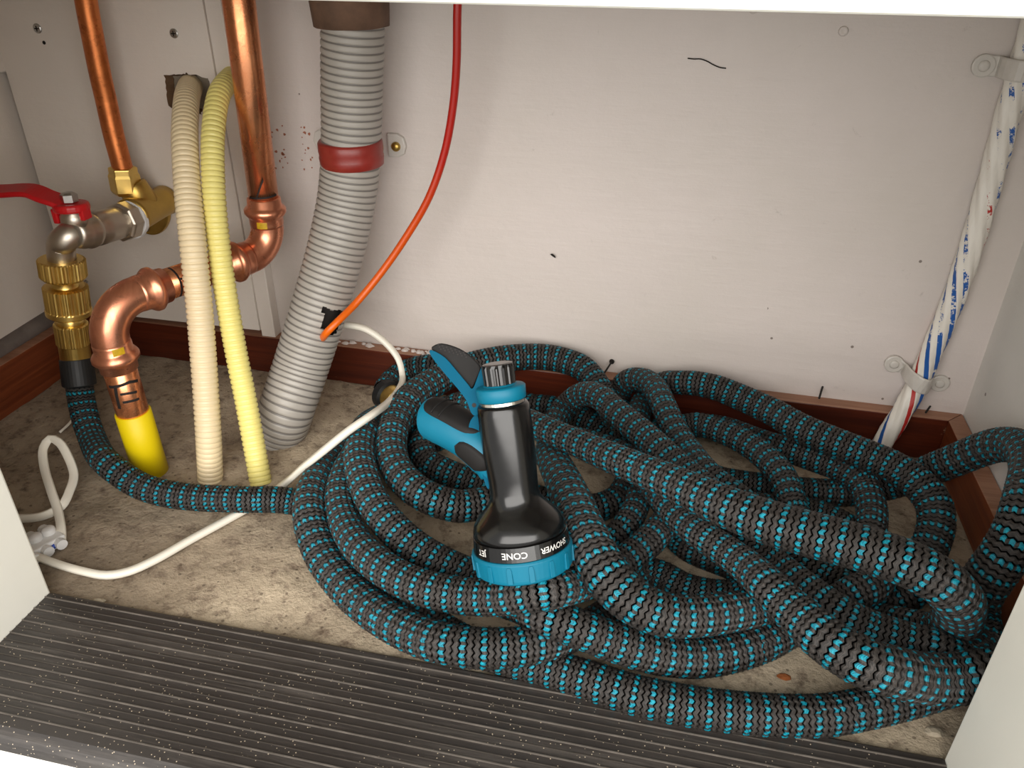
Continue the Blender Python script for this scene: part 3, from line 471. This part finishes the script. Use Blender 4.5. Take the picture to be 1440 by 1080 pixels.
# the ragged hole where the orange cable enters: drop the faces there
V = np.asarray(V); hcx = at(464, 455, 1.40); fc = V[F].mean(1); v = fc-np.array([0, 0, 1.]); fx = 720+FPX*(v @ CR)/(v @ CF); fy = 540-FPX*(v @ CU)/(v @ CF); dep = v @ CF
hv = np.array([0, 0, 1.])+0
gi = np.argmin(np.linalg.norm(GP-at(447, 448, 1.43), axis=1)); near = dep < (GP[gi]-[0, 0, 1]) @ CF
frng = np.random.default_rng(2); hole_poly = [(451, 432), (457, 431), (466, 437), (480, 435), (483, 446), (476, 460), (471, 470), (462, 472), (455, 470), (452, 458), (456, 446)]
def inpoly(x, y, poly):
    res = np.zeros(len(x), bool); n = len(poly)
    for i in range(n):
        (xa, ya), (xb, yb_) = poly[i], poly[(i+1) % n]
        c = ((ya > y) != (yb_ > y)) & (x < (xb-xa)*(y-ya)/(yb_-ya+1e-9)+xa); res ^= c
    return res
kill = inpoly(fx, fy, hole_poly) & near
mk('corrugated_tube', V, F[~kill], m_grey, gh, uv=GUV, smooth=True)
seg = GP[max(0, gi-14):gi+16]; V, F = tube(seg, .045, 24); mk('tube_interior', V, F, m_dark, gh, smooth=True)
# pipe stub with crumbling foam at the top
V, F = lathe(at(494, 38, 1.515), (0, .0, 1), [(0, .060), (.002, .070), (.05, .073), (.40, .075)], 40, lambda i, t, th: 1+.02*np.sin(th*5+i)+.012*np.sin(th*13))
mk('pipe_socket', V, F, m_foam, smooth=True, label='dirty brown socket that the grey drain hose hangs from', cat='pipe socket')
bc = at(494, 213, 1.512); V, F = lathe(bc-np.array([0, 0, .026]), (0, -.02, 1), [(0, .062), (.002, .0645), (.018, .0655), (.022, .064), (.03, .0655), (.046, .065), (.05, .062)], 44)
cb = thing('pipe_clip', (bc[0], 1.58, bc[2]-.03), 'painted pipe clip with a red taped band around the grey drain hose', 'pipe clip')
mk('red_band', V, F, m_redband, cb, smooth=True)
yw = yb(-.7)+WT
def ear(x0, x1, zc, h): 
    s = 1 if x1 > x0 else -1; pts = [(0, -h/2), (x1*1-x0-s*h*.4, -h/2), (x1-x0-s*h*.1, -h*.35), (x1-x0, 0), (x1-x0-s*h*.1, h*.35), (x1-x0-s*h*.4, h/2), (0, h/2)]
    if s < 0: pts = pts[::-1]
    return extrude(pts, (x0, yw-.008, zc), ex, ez, np.array([0, -1., 0]), -.008, .004)
er = at(573, 203, yw)[0]; elx = at(444, 203, yw)[0]
mk('bracket_ear', *ear(bc[0]+.04, er, at(555, 203, yw)[2], .05), m_paintm, cb, bevel=.003)
mk('bracket_ear', *ear(bc[0]-.04, elx, at(450, 196, yw)[2], .05), m_paintm, cb, bevel=.003)
c = at(557, 206, yw-.012); mk('screw', *lathe(c, (0, -1, 0), [(0, .010), (.004, .010), (.008, .006)], 16), m_brassold, cb, smooth=True)
# ================================================================ orange cable, white cables
P = catmull([at(645, -40, 1.50), at(643, 20, 1.50), at(642, 90, 1.505), at(637, 150, 1.51), at(625, 215, 1.51), at(603, 278, 1.50), at(570, 335, 1.485), at(535, 385, 1.46), at(500, 427, 1.42), at(474, 453, 1.375), at(460, 467, 1.36), at(452, 478, 1.385)], step=.012)
V, F = tube(P, .0078, 14, False); m_ = len(P); uvv = np.stack([np.tile(np.arange(14)/14, m_), np.repeat(np.linspace(0, 1, m_), 14)], 1)
F = np.asarray(F); mk('orange_cable', V, F, m_orange, uv=uvv, smooth=True, label='red to orange cable curving down the wall into the torn grey hose', cat='cable')
P = catmull([at(462, 466, 1.50), at(470, 459, 1.49), at(487, 457, 1.47), at(515, 463, 1.46), at(542, 482, 1.46), at(560, 505, 1.455), at(566, 528, 1.44), at(561, 548, 1.36), at(546, 566, 1.28), fl(522, 584, .18), fl(490, 606, .165), fl(455, 634, .135), fl(425, 658, .09), fl(398, 682, .035), fl(370, 702, .012), fl(325, 728, .010), fl(270, 758, .010), fl(215, 789, .010), fl(180, 804, .010), fl(150, 809, .010), fl(115, 803, .010), fl(80, 793, .010), fl(50, 782, .012), fl(20, 772, .014)], step=.012)
mk('white_flat_cable', *ribbon(P, .0135, .0105, nrm=(0, -.3, 1)), m_cable, smooth=True, label='long white cable lying from the connector block under the hose to the wall', cat='cable')
P = catmull([fl(86, 762, .010), fl(86, 745, .02), fl(82, 720, .03), fl(72, 690, .05), fl(62, 655, .07), fl(61, 630, .09), fl(70, 617, .10), fl(83, 622, .095), fl(97, 645, .07), fl(104, 668, .05), fl(98, 690, .04), fl(86, 712, .03), fl(62, 725, .02), fl(35, 729, .012), fl(0, 728, .012)], step=.01)
mk('looped_white_cable', *ribbon(P, .0165, .008, nrm=(.5, -.8, .2)), m_cable, smooth=True, label='stiff off-white cable bent in a loop above the connector block', cat='cable')
P = catmull([fl(84, 608, .006), fl(97, 596, .006), fl(110, 580, .006), fl(125, 566, .006)], step=.01); mk('thin_white_wire', *tube(P, .003, 8), m_cable, smooth=True, label='thin white wire end lying on the floor behind the braided hose', cat='wire')
c = fl(58, 772, .0)
tb = thing('terminal_block', tuple(c), 'small white terminal block with screw openings beside the left jamb', 'connector')
def blk(cx, cy, a, L, Wd, Hh):
    u = np.array([math.cos(a), math.sin(a), 0]); v = np.array([-math.sin(a), math.cos(a), 0]); z = np.array([0, 0, 1.])
    return extrude([(-L/2, -Wd/2), (L/2, -Wd/2), (L/2, Wd/2), (-L/2, Wd/2)], (cx, cy, 0), u, v, z, .001, Hh)
bu = np.array([math.cos(1.15), math.sin(1.15)])
mk('housing', *blk(c[0], c[1], 1.15, .075, .05, .022), m_white, tb, bevel=.003)
for k in range(3):
    q = c[:2]+bu*(k-1)*.024; mk('terminal', *lathe((q[0]-.004, q[1], .0), (0, 0, 1), [(0, .012), (.030, .012), (.033, .009)], 14), m_white, tb, smooth=True)
    for s in (-1, 1):
        nrm = np.array([-bu[1], bu[0]]); q2 = q+nrm*s*.024
        mk('sleeve', *lathe((q2[0], q2[1], .012), (nrm[0]*s, nrm[1]*s, 0), [(0, .010), (.012, .010), (.012, .006)], 12), m_white, tb)
q = fl(84, 757, .014); mk('blue_core', *tube([q, q+np.array([.0, -.014, -.002]), q+np.array([.001, -.026, -.006])], .0045, 10), m_blue, tb, smooth=True)
# ================================================================ striped conduit with its clips
rp = [at(1436, 98, 1.573), at(1418, 160, 1.572), at(1394, 250, 1.573), at(1368, 340, 1.572), at(1341, 420, 1.572), at(1312, 490, 1.57), at(1288, 545, 1.565), at(1262, 590, 1.545), at(1240, 625, 1.533), at(1225, 655, 1.53)]
d0 = rp[0]-rp[1]; P = catmull([rp[0]+d0*3]+rp, step=.006)[::-1]; nC = 24; Q, q = resample(P, .006); V, F = ringmesh(Q, .0215*(1+0*q), nC, False)
Vn = np.asarray(V).reshape(len(Q), nC, 3); th = np.arange(nC)/nC; tw = (th[None]*6+(q*S)[:, None]*38) % 1; Vn = Q[:, None]+(Vn-Q[:, None])*(1.04-.16*np.abs(tw-.5)*2)[..., None]
# loops need their own UVs to close the seam
F = np.asarray(F); i0 = (F//nC).astype(float); j0 = (F % nC).astype(float); j0[:, 1][j0[:, 1] == 0] = nC; j0[:, 2][j0[:, 2] == 0] = nC
uvl = np.stack([j0/nC, (q*S)[(F//nC)]], -1).reshape(-1, 2)
mk('striped_conduit', Vn.reshape(-1, 3), F, m_rope, uv=uvl, smooth=True, label='white overpainted conduit with blue and red spiral stripes in the right corner', cat='conduit')
def saddle(px, py, lab, x0, x1, r=.026, tilt=0.):
    yv = yb(.55)+WT-.0; c = at(px, py, yv-.035)
    t = thing('saddle_clip', tuple(c+[0, .03, -.03]), lab, 'pipe clip'); arch = [(c[0]+x0, yv-.003, c[2]-x0*tilt)]
    arch += [(c[0]-r*1.05*math.cos(a), yv-.004-(.055*math.sin(a)), c[2]+r*math.cos(a)*tilt) for a in np.linspace(0, math.pi, 12)]+[(c[0]+x1, yv-.003, c[2]-x1*tilt)]
    mk('strap', *ribbon(np.array(arch), .034, .005, nrm=[(0, -1, 0)]+[(-math.cos(a), -math.sin(a)-.01, 0) for a in np.linspace(0, math.pi, 12)]+[(0, -1, 0)]), m_paintm, t, bevel=.001)
    for xx in (x0, x1):
        cc = np.array([c[0]+xx, yv-.001, c[2]-xx*tilt]); mk('ear', *lathe(cc, (0, -1, 0), [(0, .019), (.006, .019), (.007, .017)], 20), m_paintm, t); mk('screw', *lathe(cc-[0, .006, 0], (0, -1, 0), [(0, .010), (.003, .009), (.004, .005)], 16), m_paintm, t, smooth=True)
saddle(1436, 98, 'painted saddle clip holding the striped conduit at the top right', -.05, .05)
saddle(1293, 535, 'painted saddle clip holding the striped conduit just above the skirting', -.048, .05, tilt=.35)
rg = np.random.default_rng(21); V = []; F = []
for k in range(34):                          # rusty freckles where paint has chipped left of the grey hose
    px = rg.choice([384, 390, 398, 426, 432])+rg.normal()*4; py = 176+rg.random()*66; c = at(px, py, yb(-.8)+WT-.0004); s_ = .0012+rg.random()*.0022; n0 = len(V)
    for a in np.arange(6)*math.pi/3: V.append((c[0]+s_*math.cos(a)*(.6+rg.random()), c[1], c[2]+s_*math.sin(a)*(.6+rg.random())))
    F.append(tuple(range(n0, n0+6))[::-1])
mk('rust_freckles', V, F, plain('rust_speck', srgb(168, 104, 78), .8, 0, .3, 300), label='cluster of rusty freckles in the wall paint between the thick copper pipe and grey hose', cat='rust spots', kind='stuff')
V = []; F = []
for k in range(60):                          # crumbs of old paint along the back edge of the skirting top
    x = -.95+rg.random()*.75; s_ = .002+rg.random()*.005; c = (x, yb(x)+WT*.6+rg.normal()*.005, .1+.0004); n0 = len(V)
    for zz, q in ((0, 1), (s_*.8, .5)):
        for a in np.arange(6)*math.pi/3: V.append((c[0]+s_*1.4*q*math.cos(a)*(.6+rg.random()*.8), min(c[1]+s_*q*math.sin(a), yb(x)+WT-.001), c[2]+zz))
    F += [(n0+j, n0+(j+1) % 6, n0+6+(j+1) % 6, n0+6+j) for j in range(6)]+[tuple(range(n0+6, n0+12))]
mk('paint_crumbs', V, F, m_wall, label='crumbs of old white paint along the top of the back skirting behind the grey hose', cat='paint crumbs', kind='stuff')
# ================================================================ nails and marks on the wall
def nail(px0, py0, px1, py1, lab):
    a = at(px0, py0, yb(0)+WT-.004); b = at(px1, py1, yb(0)-.02); mk('nail', *join(tube([b, a], .0022, 8), lathe(a, a-b, [(0, .006), (.003, .006)], 10)), m_dark, label=lab, cat='nail')
nail(860, 509, 849, 526, 'bent dark nail standing on the skirting above the middle of the hose pile')
sc = [(967, 82), (976, 83), (985, 83), (994, 86), (1003, 91), (1013, 95), (1021, 96)]
P = catmull([at(x, y, yb(.1)+WT-.0002) for x, y in sc], per=4); mk('paint_crack', *tube(P, .0012, 6), m_dark, label='dark hairline crack in the wall paint near the top middle', cat='crack')
for px, py, s in ((778, 360, .0055), ):
    c = at(px, py, yb(0)+WT-.0005); mk('paint_chip', *extrude([(-s*1.3, s*.6), (-s*.2, -s*.2), (s, -s*.8), (s*.8, s*.1), (-s*.5, s)], c, ex, ez, np.array([0, -1., 0]), 0, .0008), m_dark, label='tiny dark chip in the wall paint left of the middle', cat='paint chip')
for px, py in ((1186, 44), (1255, 455), (1060, 12)):
    c = at(px, py, yb(.3)+WT-.001); mk('filled_screw', *lathe(c, (0, -1, 0), [(0, .0085), (.0015, .008), (.002, .005), (.0012, .003)], 16), m_wall, label={1186: 'painted-over screw head high on the wall near the top right', 1255: 'painted-over screw head low on the wall left of the lower saddle clip', 1060: 'painted-over screw head at the very top of the wall'}[px], cat='screw', smooth=True)
nail(1157, 543, 1152, 560, 'thin pale nail leaning on the wall above the right part of the skirting')
nail(1309, 570, 1302, 580, 'short dark nail beside the striped conduit just above the skirting')
# ================================================================ threshold strip
th_ = thing('threshold_strip', (-.27, .66, -.012), 'black ribbed rubber threshold strip dusty and scuffed along the front of the cupboard', 'threshold')
TZ = .014; y0, y1 = .565, .79
prof = [(y1, -.012), (y1, TZ-.003), (y1-.004, TZ), (y0, TZ), (y0-.014, TZ-.001), (y0-.024, TZ-.007), (y0-.030, TZ-.016), (y0-.031, TZ-.034), (y0-.024, TZ-.034), (y0-.022, -.012)]
xs = [-.9735, .4365]; n = len(prof); V = [(x, a, b) for x in xs for a, b in prof]
mk('tread', V, [tuple(range(n)), tuple(range(n, 2*n))[::-1]]+[(i, n+i, n+(i+1) % n, (i+1) % n) for i in range(n)], m_thr, th_)
rb = None; ys = np.linspace(y1-.014, y0+.002, 17)
for k, yy in enumerate(ys):
    big = k % 2 == 0; hw = .0008 if big else .0006; V, F = prism([(-.973, yy-hw), (.436, yy-hw), (.436, yy+hw), (-.973, yy+hw)], TZ-.0005, TZ+(.0022 if big else .0014))
    mk('rib', V, F, m_rib if big else m_ribd, th_)
# ================================================================ crumbs and flakes on the floor
rg = np.random.default_rng(11)
def crumb(px, py, s, mat, lab, cat, nm):
    c = fl(px, py, 0); n = 9; V = []; 
    for lv, rr in ((0, 1), (.5, .9), (.9, .45)):
        for a in np.arange(n)*2*math.pi/n: V.append((c[0]+s*rr*math.cos(a)*(1+.35*rg.normal()*.6)*1.4, c[1]+s*rr*math.sin(a)*(1+.3*rg.normal()*.6), .0005+s*.5*lv))
    F = [(i*n+j, i*n+(j+1) % n, (i+1)*n+(j+1) % n, (i+1)*n+j) for i in range(2) for j in range(n)]+[tuple(range(2*n, 3*n))]
    mk(nm, V, F, mat, label=lab, cat=cat)
crumb(1103, 952, .007, m_flake, 'orange-brown flake on the bare concrete between the front hose loops', 'flake', 'rust_flake')
crumb(1312, 1030, .009, m_stone, 'pale grit crumb on the concrete in the front right corner', 'crumb', 'grit_crumb')
crumb(140, 846, .007, m_stone, 'pale grit crumb just behind the left end of the threshold strip', 'crumb', 'grit_crumb')
# ================================================================ the knitted expandable hose
HP = np.array(HOSE, float).reshape(-1, 3)/10000
P = catmull(HP, per=6)
pitch, nst = .0086, 16; cols = nst*4; sub = 4
s = np.r_[0, np.cumsum(np.linalg.norm(np.diff(P, axis=0), axis=1))]; tot = s[-1]; rows = int(tot/pitch)*sub
fpos = np.array([0, .16, .5, .84]); qv = (np.arange(rows)//sub+fpos[np.arange(rows) % sub]); qs = np.clip(qv*pitch, 0, tot)
Q = np.stack([np.interp(qs, s, P[:, k]) for k in range(3)], 1)
Pu, qu = resample(P, .01); T, N, B = frames(Pu)
def ip(A): A = np.stack([np.interp(qs, qu, A[:, k]) for k in range(3)], 1); return A/np.linalg.norm(A, axis=1)[:, None]
T, N = ip(T), ip(N); B = np.cross(T, N)
rad = np.interp(qs/tot, np.linspace(0, 1, len(RADII)), np.array(RADII)/10000.)+.0006
ua = np.arange(cols)/cols*2*math.pi; wave = np.sin(np.arange(cols)/4*2*math.pi)
relief = np.array([-.0060, -.0006, .0006, -.0006])[np.arange(rows) % sub]
R = rad[:, None]+relief[:, None]+.0008*np.abs(wave)[None]-.0006
shift = wave*.2*pitch
V = Q[:, None]+T[:, None]*shift[None, :, None]+N[:, None]*(R*np.cos(ua))[..., None]+B[:, None]*(R*np.sin(ua))[..., None]
i = np.arange(rows-1)[:, None]*cols; j = np.arange(cols)[None]; k = (j+1) % cols
F = np.stack([i+j, i+k, i+cols+k, i+cols+j], -1).reshape(-1, 4)
uu = np.broadcast_to(np.stack([j, j+1, j+1, j], -1)/4, (rows-1, cols, 4)); vv = np.stack([qv[:-1, None], qv[:-1, None], qv[1:, None], qv[1:, None]], -1); vv = np.broadcast_to(vv, (rows-1, cols, 4))
uvl = np.stack([uu, vv], -1).reshape(-1, 2)
gard = thing('garden_hose', tuple(fl(300, 701, 0)), 'black and teal knitted garden hose running from the tap into a tangled pile', 'hose')
mk('knitted_jacket', V.reshape(-1, 3), F, m_knit, gard, uv=uvl, smooth=True)
d1 = (HP[1]-HP[0]); d1 /= np.linalg.norm(d1)
mk('black_cuff', *lathe(B1-db*.004, (HP[2]-B1), [(0, .030), (.002, .033), (.045, .034), (.058, .034), (.062, .029)], 32), m_black, gard, bevel=.001)
# ================================================================ spray nozzle
U0 = .00100*1.0                             # one design pixel at the nozzle's distance
NBY = 797; NB = fl(738, NBY, .172); kd = (NB-[0, 0, 1]) @ CF; U0 = kd/FPX
def nz(px, py, c=0.): return NB+CR*(px-738)*U0+CU*(NBY-py)*U0-CF*c*U0
AX = CR*-.128+CU*.965-CF*.17; AX /= np.linalg.norm(AX); ZT = AX
SIDE = np.cross(AX, -CF); SIDE = -SIDE if SIDE @ CR < 0 else SIDE; SIDE /= np.linalg.norm(SIDE); FR = np.cross(SIDE, AX); FR = FR if FR @ -CF > 0 else -FR
nzl = thing('spray_nozzle', tuple(NB), 'teal and black spray nozzle with a trigger standing on the hose pile', 'spray nozzle')
p = lambda l: [(t*U0, r*U0) for t, r in l]
mk('dial_ring', *lathe(NB, AX, p([(0, 60), (1, 64), (4, 68), (8, 69), (31, 71), (34, 69), (34, 60)]), 64), m_teal, nzl, smooth=False, bevel=.0008)
mk('face_plate', *lathe(NB-AX*.002, AX, p([(0, 52), (2, 60), (5, 60)]), 40), m_blackr, nzl)
mk('legend_band', *lathe(NB+AX*34*U0, AX, p([(0, 62), (.5, 67.5), (20, 66), (21, 62)]), 64), m_blackp, nzl, smooth=False)
mk('barrel', *lathe(NB+AX*54*U0, AX, p([(0, 63), (2, 65), (8, 65), (16, 62), (24, 56.5), (32, 49), (40, 41.5), (47, 36.5), (54, 34.3), (62, 33.6), (80, 34.3), (110, 36), (150, 36.5), (170, 36), (179, 35.5), (183, 33), (183.5, 20)]), 64), m_blackp, nzl, smooth=True)
TP = NB+AX*239*U0
mk('silver_ring', *lathe(TP-AX*1.5*U0, AX, p([(0, 25), (.1, 31), (4, 31), (4.1, 20)]), 48), m_chrome, nzl)
mk('flow_knob', *lathe(TP+AX*22*U0, AX, p([(0, 18), (1, 21), (26, 21.5), (30, 20.5), (31, 17)]), 72, lambda i, t, th: 1+(.035*np.sign(np.sin(th*14)) if 0 < i < 3 else 0)), m_blackp, nzl)
for k in range(15):
    a = (k+.3)/15*2*math.pi; d = FR*math.cos(a)+SIDE*math.sin(a); tn = np.cross(AX, d); c = NB+d*69.2*U0+AX*6*U0
    V, F = extrude([(-3.6*U0, 1*U0), (-2.6*U0, 0), (2.6*U0, 0), (3.6*U0, 1*U0), (3.6*U0, 18*U0), (2.4*U0, 23*U0), (-2.4*U0, 23*U0), (-3.6*U0, 18*U0)], c, tn, AX, d, -2*U0, 2.6*U0); mk('grip_rib', V, F, m_teal, nzl, bevel=.0006)
# lettering around the band, its top towards the dial
def wrap(txt, a0, size, r0, tz):
    cu = bpy.data.curves.new('t', 'FONT'); cu.body = txt; cu.size = 1; cu.align_x = 'CENTER'; cu.align_y = 'CENTER'; cu.resolution_u = 3; cu.offset = .012
    ob = bpy.data.objects.new('t', cu); SC.collection.objects.link(ob); bpy.context.view_layer.update(); me = bpy.data.meshes.new_from_object(ob.evaluated_get(bpy.context.evaluated_depsgraph_get())); V = []
    for v in me.vertices:
        x, y = v.co.x*size, v.co.y*size; a = a0-x/r0; d = FR*math.cos(a)+SIDE*math.sin(a); V.append(NB+d*(r0+.8)*U0+AX*(tz-y)*U0)
    F = [tuple(q.vertices) for q in me.polygons]; bpy.data.objects.remove(ob); bpy.data.curves.remove(cu); bpy.data.meshes.remove(me)
    mk('lettering', V, F, m_print, nzl)
wrap('CONE', -.16, 12.5, 66.4, 44.5); wrap('SHOWER', .74, 11.5, 66.4, 44.5); wrap('JET', -.93, 12, 66.4, 44.5)
# trigger, pivot head and collar as thick profiles
def q(l, ox=560, oy=460, k=2.92): return [((x/k+ox-738)*U0, (NBY-(y/k+oy))*U0) for x, y in l]
def smoothpoly(l, n=5):
    P = np.array(l, float); m = len(P); out = []
    for i in range(m):
        p0, p1, p2, p3 = P[i-1], P[i], P[(i+1) % m], P[(i+2) % m]
        for t in np.arange(n)/n: out.append(.5*((2*p1)+(-p0+p2)*t+(2*p0-5*p1+4*p2-p3)*t*t+(-p0+3*p1-3*p2+p3)*t**3))
    return [tuple(x) for x in out]
EZ = -CF
lever = [(141, 116), (146, 98), (200, 128), (250, 185), (292, 235), (306, 252), (318, 238), (345, 168), (372, 150), (381, 175), (383, 236), (440, 250), (502, 238), (513, 292), (440, 303), (392, 314), (350, 336), (324, 360), (304, 348), (285, 300), (250, 252), (190, 182)]
mk('trigger', *extrude(q(smoothpoly(lever, 3))[::-1], NB, CR, CU, EZ, 2*U0, 32*U0), m_tealt, nzl, bevel=.0018)
rub = [(146, 96), (152, 80), (185, 70), (240, 84), (285, 108), (320, 138), (342, 170), (330, 205), (314, 240), (300, 252), (250, 200), (200, 140)]
mk('trigger_pad', *extrude(q(smoothpoly(rub, 3))[::-1], NB, CR, CU, EZ, 0, 26*U0), m_blackr, nzl, bevel=.003)
for rr in range(3):
    for k in range(7):
        x, y = 172+k*17+rr*5, 76+k*5.2+rr*9; a, b = q([(x, y)])[0]; c = NB+CR*a+CU*b+EZ*26*U0
        mk('pad_dimple', *lathe(c, EZ, [(0, 1.5*U0), (.5*U0, 1.3*U0)], 8), m_ink, nzl)
a, b = q([(316, 318)])[0]; mk('pivot_hole', *lathe(NB+CR*a+CU*b+EZ*31.6*U0, EZ, [(0, 3*U0), (.8*U0, 3*U0)], 16), m_ink, nzl)
mk('top_collar', *lathe(TP+AX*3*U0, AX, p([(0, 31), (1, 33), (17, 34), (19, 32), (20, 26), (21, 20)]), 48), m_teal, nzl, smooth=True)
mk('knob_cradle', *lathe(TP+AX*14*U0, AX, p([(0, 26), (9, 24), (11, 22)]), 40), m_teal, nzl, smooth=True)
# handle: oval tube running back and to the left from the barrel
hp = catmull([nz(598, 590, -48), nz(606, 591, -42), nz(624, 598, -30), nz(648, 610, -16), nz(672, 626, -6), nz(692, 646, -2), nz(700, 664, -2)], per=6)
hs = np.linspace(0, 1, len(hp)); hr = np.interp(hs, [0, .03, .09, .3, .55, .8, 1], [20, 27, 31, 32, 31, 32, 26])*U0
mk('handle', *ringmesh(hp, hr, 32), m_teal, nzl, smooth=True)
Th, Nh, Bh = frames(hp); up0 = CU*.75-CF*.55+CR*.1
def patch(i0, i1, a0f, a1f, name, mat, off, aim, groove=0):
    V = []; rowsn = 0; na = 18
    for i in range(i0, i1+1):
        f = (i-i0)/(i1-i0); u = aim-Th[i]*(aim @ Th[i]); u /= np.linalg.norm(u); v = np.cross(Th[i], u); w_ = math.sqrt(max(0, 1-(2*f-1)**4))
        for j in range(na+1):
            t = j/na; a = (a0f+(a1f-a0f)*t)*w_; ed = min(1, min(t, 1-t)*6)*min(1, min(f, 1-f)*6+.2)
            V.append(hp[i]+(u*math.cos(a)+v*math.sin(a))*(hr[i]+off*U0*ed-(1-ed)*1.0*U0+(groove*U0*(.5 if (i % 4) < 2 else -.5)*ed)))
        rowsn += 1
    F = [(i*(na+1)+j, i*(na+1)+j+1, (i+1)*(na+1)+j+1, (i+1)*(na+1)+j) for i in range(rowsn-1) for j in range(na)]
    o = mk(name, V, F, mat, nzl, smooth=True); m = o.modifiers.new('solid', 'SOLIDIFY'); m.thickness = .001; return o
patch(4, 24, -1.0, .85, 'handle_grip', m_blackr, 2.2, up0)
for i in (10, 13):
    u = up0-Th[i]*(up0 @ Th[i]); u /= np.linalg.norm(u); v = np.cross(Th[i], u)
    mk('grip_ridge', *tube([hp[i]+(u*math.cos(a)+v*math.sin(a))*(hr[i]+2.6*U0) for a in np.linspace(-.75, .65, 14)], 1.5*U0, 8), m_blackr, nzl, smooth=True)
patch(20, 33, -.55, .65, 'finger_pad', m_blackr, 2.0, -CU*.55-CF*.9-CR*.25)
mk('back_spine', *extrude(smoothpoly(q([(330, 352), (352, 358), (356, 420), (366, 520), (376, 600), (374, 658), (360, 640), (345, 590), (322, 520), (300, 480), (290, 430), (300, 380)]), 3)[::-1], NB, CR, CU, EZ, -14*U0, 18*U0), m_tealt, nzl, bevel=.002)
ih = (hp[0]-hp[2]); ih /= np.linalg.norm(ih)
mk('inlet_thread', *lathe(hp[0]-ih*.004, ih, [(0, 17*U0), (.012, 17*U0), (.014, 14*U0)], 28), m_brass, nzl)
# second end of the hose: cuff and brass connector feeding the nozzle
cu0 = HP[-1]; dd = np.array([.80, -.55, .02]); dd /= np.linalg.norm(dd)
mk('end_cuff', *lathe(cu0-dd*.004, dd, [(0, .030), (.004, .036), (.022, .036), (.026, .030), (.026, .026)], 32), m_black, gard)
bc2 = thing('brass_end_connector', tuple(cu0+dd*.02-[0, 0, .03]), 'brass connector on the far hose end beside the nozzle handle', 'hose connector')
mk('ferrule', *lathe(cu0+dd*.018, dd, [(0, .028), (.002, .029), (.030, .029), (.034, .024), (.06, .024)], 36), m_brass, bc2, smooth=False)
mk('swivel_nut', *lathe(cu0+dd*.060, dd, [(0, .030), (.003, .033), (.026, .033), (.03, .028)], 8), m_brass, bc2, bevel=.002)
